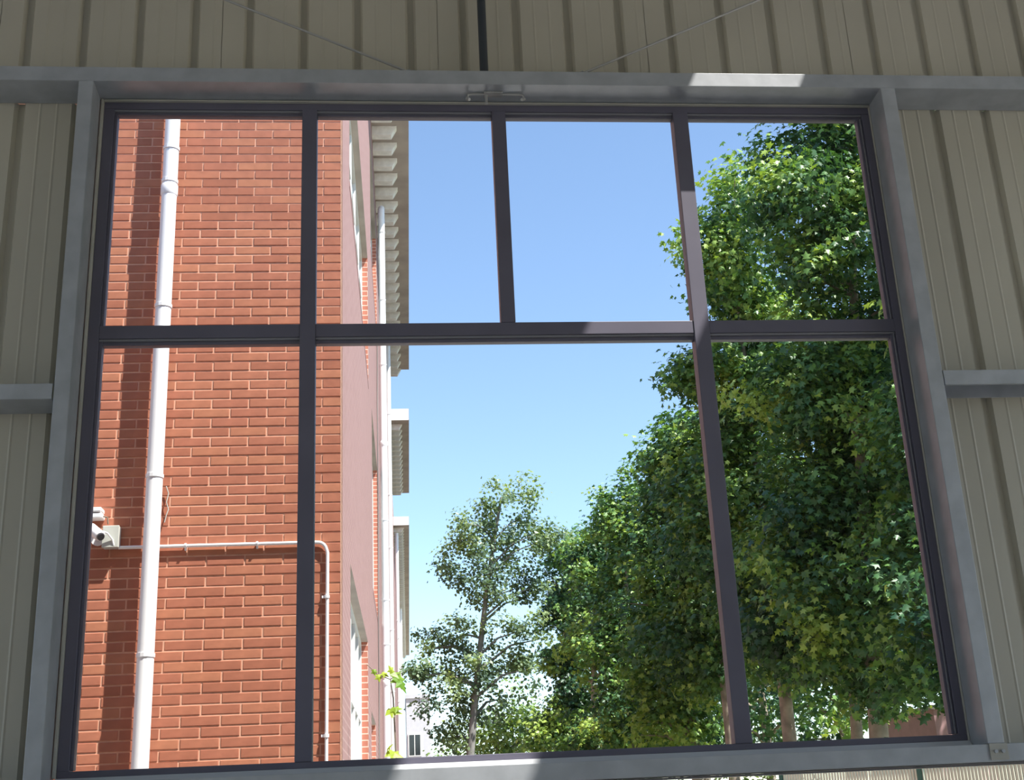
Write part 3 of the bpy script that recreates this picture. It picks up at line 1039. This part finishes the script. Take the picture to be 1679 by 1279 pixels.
# shrubs by the fence, seen under the sill
for i, (x, y, lab) in enumerate([(3.9, 12.0, 'low yellow green shrub seen below the sill girt, left'), (5.7, 14.6, 'low yellow green shrub seen below the sill girt, by the fence end')]):
    tree((x, y, -0.02), 0.05, 1.4, (0, 0), [(0, 0, 1.35, 0.75, 0.7, 0.75)], 40, 30, 0.10, M['leaf_light'], M['bark_grey'], lab, None, name='shrub', shape=LEAF4, spread=0.2)

# ================================================================== FAR BUILDINGS, FENCE
fb = tag(empty('grey_building', (4.0, 85.0, 0)), 'distant pale grey building behind the slender tree', 'building')
MB().box(-3.4, -1.75, 0, 10, 0, 10.1).build('wall', M['grey_wall'], fb)
MB().box(-3.45, -1.7, -0.1, 10.1, 10.1, 10.35).build('parapet', M['grey_wall'], fb)
for zx in (2.2, 6.2):
    for xx in (-3.3,):
        wf = MB().box(xx, xx + 0.9, -0.06, -0.001, zx, zx + 1.5).build('window', M['white_frame'], fb)
        MB().box(xx + 0.07, xx + 0.42, -0.07, -0.061, zx + 0.07, zx + 1.43).build('pane', M['dark_glass'], wf)
        MB().box(xx + 0.48, xx + 0.83, -0.07, -0.061, zx + 0.07, zx + 1.43).build('pane', M['dark_glass'], wf)

pb = tag(empty('pink_building', (15.5, 25.3, 0)), 'low pink walled outbuilding glimpsed at the lower right behind the trees', 'building')
MB().box(-2.6, 2.6, 0, 4, 0, 3.7).build('wall', M['pink_wall'], pb)
MB().box(-2.65, 2.65, -0.05, 4.05, 3.7, 3.8).build('roof_slab', M['soffit'], pb)
MB().tube([(-2.68, 3.6, 0), (-2.68, 3.6, 3.65)], 0.05, 8).build('drainpipe', M['white'], pb, smooth=True)
MB().box(-1.2, 0.2, -0.03, -0.001, 1.2, 2.6).build('window', M['dark_glass'], pb)

# picket fence glimpsed under the sill girt
FA, FB = Vector((4.5, 10.3, 0)), Vector((7.4, 4.9, 0))
fd = (FB - FA)
FLN = fd.length
fe = tag(empty('picket_fence', tuple(FA), math.atan2(fd.y, fd.x)), 'pale metal picket fence seen below the sill girt at lower right', 'fence')
pm = MB().box(0, 0.022, -0.008, 0.008, 0.06, 2.06).mesh('picket', M['picket'])
np_ = int(FLN / 0.042)
for i in range(np_):
    o = bpy.data.objects.new('picket', pm)
    o.location = (0.02 + i * 0.042, 0, 0)
    o.parent = fe
    COL.objects.link(o)
for zz in (0.3, 1.1, 1.98):
    MB().box(0, FLN, 0.009, 0.035, zz, zz + 0.04).build('rail', M['picket'], fe)
for s in (0.0, 0.33, 0.66, 1.0):
    MB().box(s * FLN - 0.025, s * FLN + 0.025, -0.03, 0.06, -0.02, 2.15).build('post', M['green_post'], fe)
